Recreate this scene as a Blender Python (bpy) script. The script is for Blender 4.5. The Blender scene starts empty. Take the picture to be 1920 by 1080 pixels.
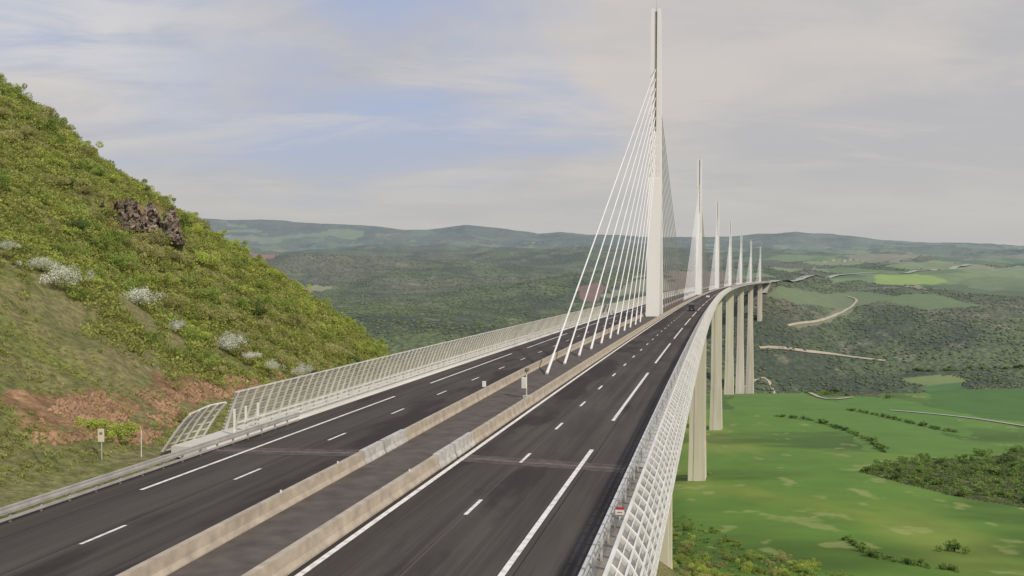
import bpy, math, random
import numpy as np
from mathutils import Vector, Matrix
R=math.radians
rng=np.random.default_rng(7); random.seed(5)
SC=bpy.context.scene; C=SC.collection
CAMH=10.5; F=1843.0; PITCH=R(2.33); S=0.03025
# ---------------------------------------------------------------- road frame
def ax(Y): return -18.2+.205*Y+Y*Y/42000.0
def dax(Y): return .205+Y/21000.0
def RP(Y,off,z=0.0):
    s=dax(Y); n=math.hypot(1,s)
    return (ax(Y)+off/n, Y-off*s/n, -S*Y-.025*min(abs(off),13)+z)
def LB(Y): return float(np.interp(Y,[8,31,60,105,140],[-1.0,-1.2,-1.65,-2.45,-2.65]))
# ---------------------------------------------------------------- noise
def _h(ix,iy,seed):
    ix=ix.astype(np.int64)&0xffffffff; iy=iy.astype(np.int64)&0xffffffff
    h=(ix*374761393+iy*668265263+seed*69069)&0xffffffff
    h=((h^(h>>13))*1274126177)&0xffffffff
    h=h^(h>>16)
    return h/4294967295.0
def vn(x,y,seed=0):
    x=np.asarray(x,float); y=np.asarray(y,float)
    ix=np.floor(x); iy=np.floor(y); fx=x-ix; fy=y-iy
    fx=fx*fx*(3-2*fx); fy=fy*fy*(3-2*fy)
    a=_h(ix,iy,seed); b=_h(ix+1,iy,seed); c=_h(ix,iy+1,seed); d=_h(ix+1,iy+1,seed)
    return (a*(1-fx)+b*fx)*(1-fy)+(c*(1-fx)+d*fx)*fy
def fbm(x,y,seed=0,o=4):
    v=0; a=1; t=0
    for i in range(o):
        v=v+a*(vn(x*2**i,y*2**i,seed+i*17)*2-1); t+=a; a*=.5
    return v/t*1.6
def ss(a,b,x):
    t=np.clip((x-a)/(b-a),0,1); return t*t*(3-2*t)
# ---------------------------------------------------------------- terrain
YN=np.log(np.array([1,30,60,150,275,617,959,1300,1450,1700,2000,2300,2540,3000,4000,6000,9000.]))
UC=np.array([-1.6,-.36,-.141,.076,.184,.255,.35,.52,1.6])
ZC=np.array([
[-4,-18,-32,-75,-120,-200,-270,-290,-295,-270,-225,-185,-160,-125,-95,-50,30],
[-4,-18,-32,-75,-120,-200,-270,-290,-295,-270,-225,-185,-160,-125,-95,-50,30],
[-4,-18,-32,-75,-120,-200,-265,-290,-295,-270,-225,-185,-165,-150,-115,-50,20],
[-4,-16,-28,-65,-100,-155,-205,-255,-285,-295,-280,-225,-180,-145,-115,-65,0],
[-4,-16,-29,-64,-86,-134,-166,-183,-215,-290,-300,-205,-140,-105,-88,-70,-30],
[-4,-16,-29,-64,-88,-132,-165,-182,-205,-280,-300,-172,-80,-88,-78,-70,-40],
[-4,-16,-29,-64,-88,-132,-165,-182,-205,-280,-290,-230,-180,-118,-85,-70,-45],
[-4,-16,-29,-64,-90,-135,-168,-182,-195,-250,-260,-215,-180,-128,-92,-75,-50],
[-4,-16,-29,-64,-90,-135,-168,-182,-195,-250,-260,-215,-180,-128,-92,-75,-50]],float)
SKX=np.array([-800,0,380,500,620,700,760,800,870,930,960,1010,1050,1100,1150,1300,1400,1440,1490,1560,1650,1750,1920,3000.])
SKY=np.array([420,405,410,412,418,424,431,430,421,428,432,440,436,441,443,448,445,441,437,443,452,456,461,455.])
def gb(X,Y,cx,cy,rx,ry): return np.exp(-(((X-cx)/rx)**2+((Y-cy)/ry)**2))
def T(X,Y):
    X=np.asarray(X,float); Y=np.maximum(np.asarray(Y,float),1.0)
    u=X/Y; L=np.log(Y); z=np.zeros_like(u+L)
    cols=[np.interp(L,YN,ZC[i]) for i in range(len(UC))]
    uu=np.clip(u,UC[0],UC[-1]-1e-6); k=np.clip(np.searchsorted(UC,uu,side='right')-1,0,len(UC)-2)
    w=(uu-UC[k])/(UC[k+1]-UC[k]); w=w*w*(3-2*w)
    A=np.stack(cols)
    if k.ndim: z=np.take_along_axis(A,k[None],0)[0]*(1-w)+np.take_along_axis(A,(k+1)[None],0)[0]*w
    else: z=A[k]*(1-w)+A[k+1]*w
    sky=CAMH+(465-np.interp(960+F*u,SKX,SKY))*12000/F
    t=ss(9000,12000,Y); z=z*(1-t)+sky*t
    z=z-ss(12300,17000,Y)*500
    # wooded knolls and spurs behind the bridge
    z=z+gb(X,Y,10,2050,330,260)*95+gb(X,Y,-420,2500,420,260)*48+gb(X,Y,280,3350,420,330)*55+gb(X,Y,-700,4300,700,420)*75+gb(X,Y,150,5600,800,500)*70
    z=z+gb(X,Y,1350,3500,420,300)*28+gb(X,Y,1900,5200,800,500)*40+gb(X,Y,900,6200,500,500)*40
    amp=np.interp(L,np.log([1,300,1300,1550,3000,6000,9000,12000,14000]),[.3,1.5,3,18,30,42,60,20,9])
    damp=1-np.exp(-(((X-640)/230)**2+((Y-2480)/330)**2))
    z=z+amp*damp*(fbm(X/420,Y/420,3,4)*.75+fbm(X/1700,Y/1700,9,3)*.8*ss(2600,5000,Y))
    return z
def H(X,Y):
    X=np.asarray(X,float); Y=np.asarray(Y,float)
    off=(X-ax(Y))/1.021; zr=-S*Y
    sp=np.log1p(np.exp(np.clip((-off-17.5)/1.5,-30,30)))*1.5
    zn=np.where(off<0,zr-.95+.5*sp,zr-.95-12*ss(12.2,14.2,off)-1.2*np.maximum(0,off-14.4))
    zf=-21.9-.7*X-ss(-30,-8,X)*ss(90,150,Y)*2.0
    s=ss(56,105,Y); z=zn*(1-s)+zf*s
    m=ss(15,34,-off)
    z=z+m*(fbm(X/16,Y/16,21,4)*1.5+fbm(X/45,Y/45,33,2)*2.0)
    z=z+ss(17.5,20,-off)*fbm(X/3.2,Y/3.2,29,3)*.28
    z=z-.8*np.maximum(0,Y-163+fbm(X/25,Y*0+3,5,3)*5)
    return z
def pdir(px,py):
    x=px-960; y=540-py
    c,s=math.cos(PITCH),math.sin(PITCH)
    return np.array([x, F*c+y*s, -F*s+y*c])
def G(px,py,fn=T,y0=20,y1=19000):
    d=pdir(px,py); Ys=np.exp(np.linspace(math.log(y0),math.log(y1),5000))
    X=d[0]/d[1]*Ys; Z=CAMH+d[2]/d[1]*Ys
    h=fn(X,Ys); i=np.argmax(h>=Z)
    if not (h>=Z).any(): i=len(Ys)-1
    return float(X[i]),float(Ys[i]),float(h[i])
def proj(X,Y,Z):
    c,s=math.cos(PITCH),math.sin(PITCH)
    dz=Z-CAMH; dep=Y*c-dz*s; up=Y*s+dz*c
    return 960+F*X/dep, 540-F*up/dep
def pip(poly,X,Y):
    ins=np.zeros(X.shape,bool); n=len(poly)
    for i in range(n):
        x1,y1=poly[i]; x2,y2=poly[(i+1)%n]
        c=((y1>Y)!=(y2>Y)); 
        with np.errstate(divide='ignore',invalid='ignore'):
            ins^=c&(X<(x2-x1)*(Y-y1)/((y2-y1) if y2!=y1 else 1e-9)+x1)
    return ins
# ---------------------------------------------------------------- mesh helpers
def fast_mesh(name,V,Fa,smooth=False):
    V=np.asarray(V,np.float32); Fa=np.asarray(Fa,np.int32)
    me=bpy.data.meshes.new(name); n,k=Fa.shape
    me.vertices.add(len(V)); me.vertices.foreach_set('co',V.ravel())
    me.loops.add(n*k); me.loops.foreach_set('vertex_index',Fa.ravel())
    me.polygons.add(n); me.polygons.foreach_set('loop_start',np.arange(0,n*k,k,dtype=np.int32))
    me.polygons.foreach_set('loop_total',np.full(n,k,np.int32))
    me.polygons.foreach_set('use_smooth',np.full(n,smooth))
    me.update(calc_edges=True); return me
def link(name,me,m,parent=None,loc=(0,0,0)):
    o=bpy.data.objects.new(name,me)
    if m is not None and me is not None and not me.materials: me.materials.append(m)
    C.objects.link(o); o.location=loc
    if parent is not None: o.parent=parent
    return o
def tag(o,label=None,cat=None,group=None,kind=None):
    if label: o['label']=label
    if cat: o['category']=cat
    if group: o['group']=group
    if kind: o['kind']=kind
    return o
def empty(name,loc,rz=0):
    o=bpy.data.objects.new(name,None); C.objects.link(o); o.location=loc; o.rotation_euler=(0,0,rz); return o
class MB:
    def __init__(s): s.v=[]; s.f=[]
    def add(s,vs,fs):
        b=len(s.v); s.v+= [tuple(v) for v in vs]; s.f+=[tuple(i+b for i in f) for f in fs]
    def box(s,c,d,M=None):
        x,y,z=[a/2 for a in d]
        vs=[Vector((sx*x,sy*y,sz*z)) for sz in(-1,1) for sy in(-1,1) for sx in(-1,1)]
        if M is not None: vs=[M@v for v in vs]
        vs=[v+Vector(c) for v in vs]
        s.add(vs,[(0,2,3,1),(4,5,7,6),(0,1,5,4),(2,6,7,3),(0,4,6,2),(1,3,7,5)])
    def loft(s,secs,caps=True):
        n=len(secs); vs=[]
        for cx,cy,z,wx,wy in secs:
            vs+=[(cx-wx/2,cy-wy/2,z),(cx+wx/2,cy-wy/2,z),(cx+wx/2,cy+wy/2,z),(cx-wx/2,cy+wy/2,z)]
        fs=[]
        for i in range(n-1):
            for j in range(4):
                a=i*4+j; b=i*4+(j+1)%4; fs.append((a,b,b+4,a+4))
        if caps: fs+=[(3,2,1,0),tuple((n-1)*4+j for j in range(4))]
        s.add(vs,fs)
    def tube(s,p,q,r,r2=None,n=8):
        p=Vector(p);q=Vector(q);d=(q-p).normalized(); r2=r if r2 is None else r2
        a=d.orthogonal().normalized(); b=d.cross(a)
        vs=[]
        for k in range(n):
            t=2*math.pi*k/n; e=a*math.cos(t)+b*math.sin(t); vs+=[p+e*r,q+e*r2]
        fs=[(2*k,2*((k+1)%n),2*((k+1)%n)+1,2*k+1) for k in range(n)]
        fs+=[tuple(2*k for k in reversed(range(n))),tuple(2*k+1 for k in range(n))]
        s.add(vs,fs)
    def sweep(s,prof,ys,closed=True,caps=True,of=None):
        n=len(prof); vs=[RP(y,o+(of(y) if of else 0),z) for y in ys for (o,z) in prof]; fs=[]
        m=n if closed else n-1
        for i in range(len(ys)-1):
            for j in range(m):
                a=i*n+j; b=i*n+(j+1)%n; fs.append((a,b,b+n,a+n))
        if closed and caps: fs+=[tuple(range(n-1,-1,-1)),tuple((len(ys)-1)*n+j for j in range(n))]
        s.add(vs,fs)
    def build(s,name,m,parent=None,origin=None,smooth=False,bevel=0):
        vs=s.v; loc=(0,0,0)
        if origin is not None:
            O=Vector(origin); vs=[Vector(v)-O for v in vs]
            loc=O-(parent.location if parent is not None else Vector((0,0,0)))
        me=bpy.data.meshes.new(name); me.from_pydata([tuple(v) for v in vs],[],s.f); me.update()
        if smooth: me.polygons.foreach_set('use_smooth',[True]*len(me.polygons))
        o=link(name,me,m,parent,loc)
        if bevel:
            b=o.modifiers.new('bevel','BEVEL'); b.width=bevel; b.segments=2; b.limit_method='ANGLE'
        return o
def yr(a,b):
    o=[a]; 
    while o[-1]<b-1e-6:
        y=o[-1]; st=4 if y<150 else (8 if y<500 else 25)
        o.append(min(b,y+st))
    return o
# ---------------------------------------------------------------- materials
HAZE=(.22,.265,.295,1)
def mat(name,c1,c2=None,scale=.5,rough=.8,metal=0,bump=0,bscale=None,stretch=(1,1,1),haze=False,rnd=0.0,attr=None,detail=6,contrast=(.3,.7),local=False,spec=.3,shade=False,alpha=None,trans=0):
    m=bpy.data.materials.new(name); m.use_nodes=True; nt=m.node_tree; N=nt.nodes; L=nt.links; N.clear()
    out=N.new('ShaderNodeOutputMaterial'); P=N.new('ShaderNodeBsdfPrincipled')
    P.inputs['Roughness'].default_value=rough; P.inputs['Metallic'].default_value=metal
    P.inputs['Specular IOR Level'].default_value=spec
    if attr: g=N.new('ShaderNodeAttribute'); g.attribute_name=attr; vec=g.outputs['Vector']
    elif local: g=N.new('ShaderNodeTexCoord'); vec=g.outputs['Object']
    else: g=N.new('ShaderNodeNewGeometry'); vec=g.outputs['Position']
    mp=N.new('ShaderNodeMapping'); mp.inputs['Scale'].default_value=stretch; L.new(vec,mp.inputs[0])
    if c2 is None: c2=tuple(x*.8 for x in c1)
    nz=N.new('ShaderNodeTexNoise'); nz.inputs['Scale'].default_value=scale; nz.inputs['Detail'].default_value=detail; L.new(mp.outputs[0],nz.inputs['Vector'])
    mr=N.new('ShaderNodeMapRange'); mr.inputs[1].default_value=contrast[0]; mr.inputs[2].default_value=contrast[1]; L.new(nz.outputs['Fac'],mr.inputs[0])
    mx=N.new('ShaderNodeMix'); mx.data_type='RGBA'; mx.inputs[6].default_value=(*c1,1); mx.inputs[7].default_value=(*c2,1); L.new(mr.outputs[0],mx.inputs[0])
    col=mx.outputs[2]
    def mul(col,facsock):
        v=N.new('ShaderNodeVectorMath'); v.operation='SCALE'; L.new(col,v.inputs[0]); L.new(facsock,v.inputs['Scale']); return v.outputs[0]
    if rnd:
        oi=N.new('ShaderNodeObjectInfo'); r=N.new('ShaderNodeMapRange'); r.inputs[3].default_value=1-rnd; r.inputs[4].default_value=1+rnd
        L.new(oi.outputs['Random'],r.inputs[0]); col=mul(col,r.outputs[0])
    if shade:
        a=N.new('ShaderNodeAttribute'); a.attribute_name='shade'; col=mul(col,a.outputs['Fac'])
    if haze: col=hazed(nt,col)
    L.new(col,P.inputs['Base Color'])
    if bump:
        bz=N.new('ShaderNodeTexNoise'); bz.inputs['Scale'].default_value=bscale or scale*4; bz.inputs['Detail'].default_value=8; L.new(mp.outputs[0],bz.inputs['Vector'])
        b=N.new('ShaderNodeBump'); b.inputs['Strength'].default_value=1; b.inputs['Distance'].default_value=bump; L.new(bz.outputs['Fac'],b.inputs['Height']); L.new(b.outputs[0],P.inputs['Normal'])
    if alpha is not None:
        P.inputs['Alpha'].default_value=alpha
    if trans:
        tr=N.new('ShaderNodeBsdfTranslucent'); L.new(col,tr.inputs[0]); ms=N.new('ShaderNodeMixShader'); ms.inputs[0].default_value=trans
        L.new(P.outputs[0],ms.inputs[1]); L.new(tr.outputs[0],ms.inputs[2]); L.new(ms.outputs[0],out.inputs[0])
    else: L.new(P.outputs[0],out.inputs[0])
    return m
def hazed(nt,col,k=10500.0):  # aerial haze painted into the base colour, stronger with distance from the origin
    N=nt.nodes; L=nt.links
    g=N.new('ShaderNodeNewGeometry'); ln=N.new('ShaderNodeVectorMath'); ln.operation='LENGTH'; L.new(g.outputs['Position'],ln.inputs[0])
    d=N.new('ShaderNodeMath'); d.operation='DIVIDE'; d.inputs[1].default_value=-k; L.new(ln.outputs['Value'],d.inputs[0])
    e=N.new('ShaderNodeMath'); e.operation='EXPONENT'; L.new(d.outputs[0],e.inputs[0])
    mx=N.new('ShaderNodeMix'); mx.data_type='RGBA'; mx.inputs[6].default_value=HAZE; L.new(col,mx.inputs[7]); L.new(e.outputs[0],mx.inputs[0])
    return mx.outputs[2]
M={}
M['pylon']=mat('pylon_paint',(.86,.84,.80),(.74,.72,.67),.06,.5,stretch=(1,1,.2))
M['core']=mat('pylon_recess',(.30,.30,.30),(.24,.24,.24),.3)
M['stay']=mat('stay_sheath',(.80,.79,.76),(.70,.69,.66),.2,.5)
M['concrete']=mat('pier_concrete',(.74,.68,.56),(.52,.47,.38),.10,.85,stretch=(1,1,.12),bump=.05,bscale=.6)
M['wallc']=mat('abutment_concrete',(.34,.31,.26),(.22,.20,.17),.4,.9,bump=.03,bscale=2)
M['deck']=mat('deck_steel',(.66,.64,.59),(.55,.53,.48),.1,.6)
M['barrier']=mat('barrier_concrete',(.50,.43,.34),(.30,.26,.205),1.4,.9,bump=.01,bscale=8,contrast=(.3,.75),detail=9)
M['cover']=mat('pale_cover',(.58,.56,.53),(.36,.34,.31),2,.6)
M['steel']=mat('galvanised_steel',(.55,.54,.51),(.40,.39,.37),1.2,.45,metal=.2)
M['pale']=mat('pale_screen_metal',(.78,.77,.72),(.58,.57,.53),.8,.5)
M['paleL']=mat('weathered_screen_metal',(.66,.65,.58),(.50,.49,.44),.8,.5)
M['pane']=mat('screen_pane',(.50,.51,.48),(.38,.39,.36),.8,.3,alpha=.30)
M['paneL']=mat('left_screen_pane',(.36,.37,.33),(.28,.29,.26),.8,.3,alpha=.42)
M['paint']=mat('road_paint',(.78,.76,.71),(.46,.43,.39),2.5,.7,contrast=(.45,.75),detail=9)
M['median']=mat('median_surface',(.135,.112,.095),(.078,.066,.057),.9,.95,bump=.01,bscale=20,detail=9)
M['joint']=mat('joint_rubber',(.20,.17,.145),(.08,.068,.06),3,.8)
M['apron']=mat('joint_apron',(.12,.10,.09),(.06,.052,.048),1.8,.9)
M['red']=mat('red_plate',(.45,.05,.04))
M['plate']=mat('white_plate',(.78,.76,.70),(.66,.64,.58),6)
M['black']=mat('dark_rubber',(.03,.03,.03))
M['glass']=mat('dark_glass',(.03,.035,.04),rough=.1,spec=.6)
M['darkcar']=mat('dark_car_paint',(.045,.045,.055),rough=.3,spec=.6)
M['whitecar']=mat('white_car_paint',(.7,.7,.7),rough=.3,spec=.6)
M['tail']=mat('tail_lamp',(.45,.03,.02),rough=.3)
M['rock']=mat('ochre_rock',(.40,.32,.25),(.10,.082,.066),.9,.95,bump=.7,bscale=1.4,stretch=(1,1,.5),contrast=(.36,.62),detail=12)
M['stone']=mat('red_stones',(.40,.25,.15),(.22,.13,.08),.5,.95)
M['trunk']=mat('bark',(.10,.075,.05),rough=.95)
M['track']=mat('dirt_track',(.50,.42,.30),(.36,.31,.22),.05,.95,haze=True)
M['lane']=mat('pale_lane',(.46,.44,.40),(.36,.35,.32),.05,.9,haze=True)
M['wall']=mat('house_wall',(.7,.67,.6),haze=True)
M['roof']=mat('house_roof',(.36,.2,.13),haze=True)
M['metalbrown']=mat('weathered_housing',(.22,.17,.12))
def asphalt():
    m=bpy.data.materials.new('asphalt'); m.use_nodes=True; nt=m.node_tree; N=nt.nodes; L=nt.links; N.clear()
    out=N.new('ShaderNodeOutputMaterial'); P=N.new('ShaderNodeBsdfPrincipled'); P.inputs['Roughness'].default_value=.92; P.inputs['Specular IOR Level'].default_value=.15
    a=N.new('ShaderNodeAttribute'); a.attribute_name='rc'
    def noise(sc,st,d=6):
        mp=N.new('ShaderNodeMapping'); mp.inputs['Scale'].default_value=st; L.new(a.outputs['Vector'],mp.inputs[0])
        n=N.new('ShaderNodeTexNoise'); n.inputs['Scale'].default_value=sc; n.inputs['Detail'].default_value=d; L.new(mp.outputs[0],n.inputs[0]); return n.outputs['Fac']
    def mixc(f,A,B,lo=.35,hi=.65,top=1.0):
        r=N.new('ShaderNodeMapRange'); r.inputs[1].default_value=lo; r.inputs[2].default_value=hi; r.inputs[4].default_value=top; L.new(f,r.inputs[0])
        x=N.new('ShaderNodeMix'); x.data_type='RGBA'; L.new(r.outputs[0],x.inputs[0])
        for s,c in((6,A),(7,B)):
            if isinstance(c,tuple): x.inputs[s].default_value=(*c,1)
            else: L.new(c,x.inputs[s])
        return x.outputs[2]
    def mth(op,p,q=None):
        n=N.new('ShaderNodeMath'); n.operation=op
        for i_,v in enumerate((p,q)):
            if v is None: continue
            if isinstance(v,(int,float)): n.inputs[i_].default_value=v
            else: L.new(v,n.inputs[i_])
        return n.outputs[0]
    base=mixc(noise(.55,(1,.12,1)),(.063,.054,.048),(.092,.080,.071))
    base=mixc(noise(1.3,(1,.006,1),4),base,(.050,.043,.039),.48,.68,.75)
    base=mixc(noise(4.0,(1,.004,1),3),base,(.105,.092,.082),.55,.75,.6)
    sx=N.new('ShaderNodeSeparateXYZ'); L.new(a.outputs['Vector'],sx.inputs[0])
    ab=mth('ABSOLUTE',sx.outputs[0])
    w=N.new('ShaderNodeMapRange'); w.inputs[1].default_value=3; w.inputs[2].default_value=8; w.inputs[3].default_value=.60; w.inputs[4].default_value=.40; L.new(ab,w.inputs[0])
    d=mth('SUBTRACT',w.outputs[0],noise(.3,(1,.22,1),9))
    c2=mixc(d,base,(.036,.030,.028),.0,.08,.75)
    c3=mixc(noise(3.5,(3,.02,1),3),c2,(.036,.030,.028),.56,.85)
    seam=mth('LESS_THAN',mth('ABSOLUTE',mth('SUBTRACT',ab,6.88)),.035)
    c3=mixc(seam,c3,(.115,.10,.09),0,1,.75)
    seam2=mth('LESS_THAN',mth('ABSOLUTE',mth('SUBTRACT',ab,10.75)),.03)
    c3=mixc(seam2,c3,(.02,.017,.017),0,1,.8)
    gr=noise(26,(1,1,1),3)
    g2=N.new('ShaderNodeMapRange'); g2.inputs[1].default_value=.3; g2.inputs[2].default_value=.7; g2.inputs[3].default_value=.70; g2.inputs[4].default_value=1.30; L.new(gr,g2.inputs[0])
    v=N.new('ShaderNodeVectorMath'); v.operation='SCALE'; L.new(c3,v.inputs[0]); L.new(g2.outputs[0],v.inputs['Scale'])
    L.new(v.outputs[0],P.inputs['Base Color']); L.new(P.outputs[0],out.inputs[0]); return m
M['asphalt']=asphalt()
def terrain_mat(name,forest_scale,haze,near=False):
    m=bpy.data.materials.new(name); m.use_nodes=True; nt=m.node_tree; N=nt.nodes; L=nt.links; N.clear()
    out=N.new('ShaderNodeOutputMaterial'); P=N.new('ShaderNodeBsdfPrincipled'); P.inputs['Roughness'].default_value=.95; P.inputs['Specular IOR Level'].default_value=.1
    c=N.new('ShaderNodeAttribute'); c.attribute_name='Col'; f=N.new('ShaderNodeAttribute'); f.attribute_name='forest'
    g=N.new('ShaderNodeNewGeometry')
    v=N.new('ShaderNodeTexVoronoi'); v.inputs['Scale'].default_value=forest_scale; L.new(g.outputs['Position'],v.inputs['Vector'])
    r=N.new('ShaderNodeMapRange'); r.inputs[1].default_value=.1; r.inputs[2].default_value=.8; r.inputs[3].default_value=1.3; r.inputs[4].default_value=.5; L.new(v.outputs['Distance'],r.inputs[0])  # painted crown shading: colour darkens from each cell centre outwards
    n=N.new('ShaderNodeTexNoise'); n.inputs['Scale'].default_value=forest_scale*(.35 if not near else 1.6); n.inputs['Detail'].default_value=9; n.inputs['Roughness'].default_value=.7; L.new(g.outputs['Position'],n.inputs['Vector'])
    r2=N.new('ShaderNodeMapRange'); r2.inputs[1].default_value=.3; r2.inputs[2].default_value=.7; r2.inputs[3].default_value=.70 if not near else .5; r2.inputs[4].default_value=1.30 if not near else 1.45; L.new(n.outputs['Fac'],r2.inputs[0])
    fm=N.new('ShaderNodeMix'); fm.data_type='FLOAT'; fm.inputs[2].default_value=1; L.new(r2.outputs[0],fm.inputs[3])
    ff=N.new('ShaderNodeMapRange'); ff.inputs[3].default_value=.45; ff.inputs[4].default_value=1.0; L.new(f.outputs['Fac'],ff.inputs[0]); L.new(ff.outputs[0],fm.inputs[0])
    mx=N.new('ShaderNodeMix'); mx.data_type='FLOAT'; mx.inputs[2].default_value=1; L.new(r.outputs[0],mx.inputs[3]); L.new(f.outputs['Fac'],mx.inputs[0])
    mu=N.new('ShaderNodeMath'); mu.operation='MULTIPLY'; L.new(mx.outputs[0],mu.inputs[0]); L.new(fm.outputs[0] if not near else r2.outputs[0],mu.inputs[1])
    s=N.new('ShaderNodeVectorMath'); s.operation='SCALE'; L.new(c.outputs['Color'],s.inputs[0]); L.new(mu.outputs[0],s.inputs['Scale'])
    col=s.outputs[0]
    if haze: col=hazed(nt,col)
    L.new(col,P.inputs['Base Color'])
    h=N.new('ShaderNodeMath'); h.operation='MULTIPLY'; L.new(mu.outputs[0],h.inputs[0]); L.new(f.outputs['Fac'],h.inputs[1])
    if near: h=mu
    b=N.new('ShaderNodeBump'); b.inputs['Distance'].default_value=.22 if near else 4; b.inputs['Strength'].default_value=.8; L.new(h.outputs[0],b.inputs['Height']); L.new(b.outputs[0],P.inputs['Normal'])
    L.new(P.outputs[0],out.inputs[0]); return m
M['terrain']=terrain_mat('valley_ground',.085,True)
M['hill']=terrain_mat('hill_ground',1.3,False,True)
# ---------------------------------------------------------------- valley ground
def W(pts,fn=T): return [G(px,py,fn)[:2] for px,py in pts]
wood_px=[[(1610,885),(1680,868),(1760,860),(1850,862),(1920,840),(2000,850),(2000,965),(1900,948),(1800,932),(1700,908)],
         [(1380,716),(1450,700),(1560,704),(1655,728),(1655,744),(1560,738),(1450,732),(1380,724)],
         [(1700,697),(1800,692),(2000,688),(2000,704),(1860,706),(1760,704)]]
field_px=[([(1725,722),(1800,716),(1990,730),(1990,800),(1850,785),(1740,762)],(.07,.155,.025)),
          ([(1640,516),(1720,514),(1775,528),(1700,535),(1640,533)],(.26,.36,.07)),
          ([(1560,742),(1660,745),(1790,772),(1830,820),(1700,800),(1600,770)],(.10,.20,.03)),
          ([(1680,712),(1790,700),(1810,716),(1730,724)],(.18,.23,.06)),
          ([(1380,738),(1500,738),(1640,770),(1760,810),(1900,850),(1760,858),(1640,845),(1560,800),(1440,775),(1370,770)],(.11,.205,.032)),
          ([(1480,610),(1545,596),(1590,572),(1612,560),(1604,580),(1560,604),(1500,618)],(.17,.18,.09)),
          ([(1088,562),(1085,540),(1105,532),(1132,530),(1128,560),(1110,568)],(.20,.115,.08)),
          ([(515,556),(530,540),(570,536),(590,545),(560,556)],(.29,.13,.09)),
          ([(570,540),(590,533),(620,538),(600,547)],(.27,.26,.13)),
          ([(440,482),(470,474),(525,476),(515,486),(460,488)],(.27,.13,.10)),
          ([(1660,500),(1750,488),(1800,492),(1780,500),(1700,506)],(.2,.26,.1)),
          ([(1500,492),(1560,484),(1620,490),(1590,498)],(.19,.25,.1)),
          ([(1780,505),(1900,500),(1990,505),(1990,516),(1850,518)],(.18,.24,.1)),
          ([(1440,560),(1490,540),(1600,545),(1700,560),(1640,568),(1500,572)],(.13,.17,.065)),
          ([(1640,560),(1760,553),(1850,575),(1740,582)],(.13,.18,.06)),
          ([(1560,522),(1640,518),(1640,530),(1560,532)],(.16,.22,.08)),
          ([(1790,530),(1920,522),(1980,535),(1850,545)],(.15,.19,.08)),
          ([(1450,500),(1530,498),(1540,506),(1450,508)],(.19,.23,.1))]
woodW=[W(p) for p in wood_px]; fieldW=[(W(p),c) for p,c in field_px]
def ground_paint(X,Y):
    n1=fbm(X/260,Y/260,41,5); n2=fbm(X/900,Y/900,52,4); u=X/Y
    cs=210+Y*.03; cs=np.exp(np.round(np.log(cs)*2)/2)
    gx=X/cs; gy=Y/(cs*1.5); best=np.full(X.shape,9.); cid=np.zeros(X.shape)
    for dx in(-1,0,1):
        for dy in(-1,0,1):
            ix=np.floor(gx)+dx; iy=np.floor(gy)+dy
            jx=ix+_h(ix,iy,1); jy=iy+_h(ix,iy,2); d=(gx-jx)**2+(gy-jy)**2
            k=d<best; best=np.where(k,d,best); cid=np.where(k,_h(ix,iy,3),cid)
    pal=np.array([(.10,.17,.05),(.16,.22,.08),(.12,.18,.055),(.20,.24,.11),(.085,.14,.045),(.24,.23,.14),(.13,.17,.07),(.19,.25,.09),(.20,.14,.10),(.09,.125,.045)])
    fc=pal[np.clip((cid*10).astype(int),0,9)]
    near=np.array((.115,.21,.03))*np.ones(X.shape+(3,))
    yl=ss(-.1,.8,fbm(X/90,Y/220,61,5))[...,None]; near=near*(1-yl*.65)+np.array((.23,.28,.05))*yl*.65
    dk=ss(.0,.7,fbm(X/150,Y/90,66,4))[...,None]; near=near*(1-dk*.38)
    bt=ss(.55,.8,fbm(X/14,Y/24,69,4))[...,None]; near=near*(1-bt*.5)+np.array((.32,.34,.12))*bt*.5
    edge=1385+fbm(X/120,Y/120,71,3)*25-ss(.15,-.1,u)*1100
    isnear=Y<edge
    col=np.where(isnear[...,None],near,fc)
    thr=np.interp(Y,[1400,2600,3000,6000,9000,12000],[-3,-3,-.1,.05,.1,-.3])-ss(.24,.05,u)*.75*ss(9000,4500,Y)-ss(.22,-.1,u)*.15
    forest=((n2*.6+n1*.6)>thr)&~isnear
    forest|=(~isnear)&(Y<2600)
    for poly,c in fieldW:
        k=pip(poly,X+fbm(X/60,Y/60,5,2)*8,Y); col[k]=c; forest[k]=False
    for poly in woodW: 
        k=pip(poly,X,Y); forest[k]=True
    fcol=np.array((.056,.070,.025))*np.ones(X.shape+(3,))
    t=ss(-.5,.6,fbm(X/110,Y/110,81,5))[...,None]; fcol=fcol*(1-t)+np.array((.115,.145,.044))*t
    t=ss(-.1,.6,fbm(X/330,Y/330,88,5))[...,None]; fcol=fcol*(1-t*.65)+np.array((.165,.14,.078))*t*.65
    t=ss(.45,.75,fbm(X/60,Y/60,98,5))[...,None]; fcol=fcol*(1-t*.6)+np.array((.24,.22,.14))*t*.6
    col=np.where(forest[...,None],fcol,col)
    return col,forest.astype(float)
def grid(us,ys,fn):
    U,Y=np.meshgrid(us,ys); X=U*Y; Z=fn(X,Y)
    V=np.stack([X,Y,Z],-1).reshape(-1,3); nx=len(us); ny=len(ys)
    i=np.arange(ny-1)[:,None]*nx+np.arange(nx-1)[None]; Fa=np.stack([i,i+1,i+1+nx,i+nx],-1).reshape(-1,4)
    return X,Y,Z,V,Fa
def paint(me,col,forest):
    a=me.attributes.new('Col','FLOAT_COLOR','POINT'); c=np.concatenate([col.reshape(-1,3),np.ones((col.size//3,1))],1).astype(np.float32); a.data.foreach_set('color',c.ravel())
    b=me.attributes.new('forest','FLOAT','POINT'); b.data.foreach_set('value',forest.astype(np.float32).ravel())
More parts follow.
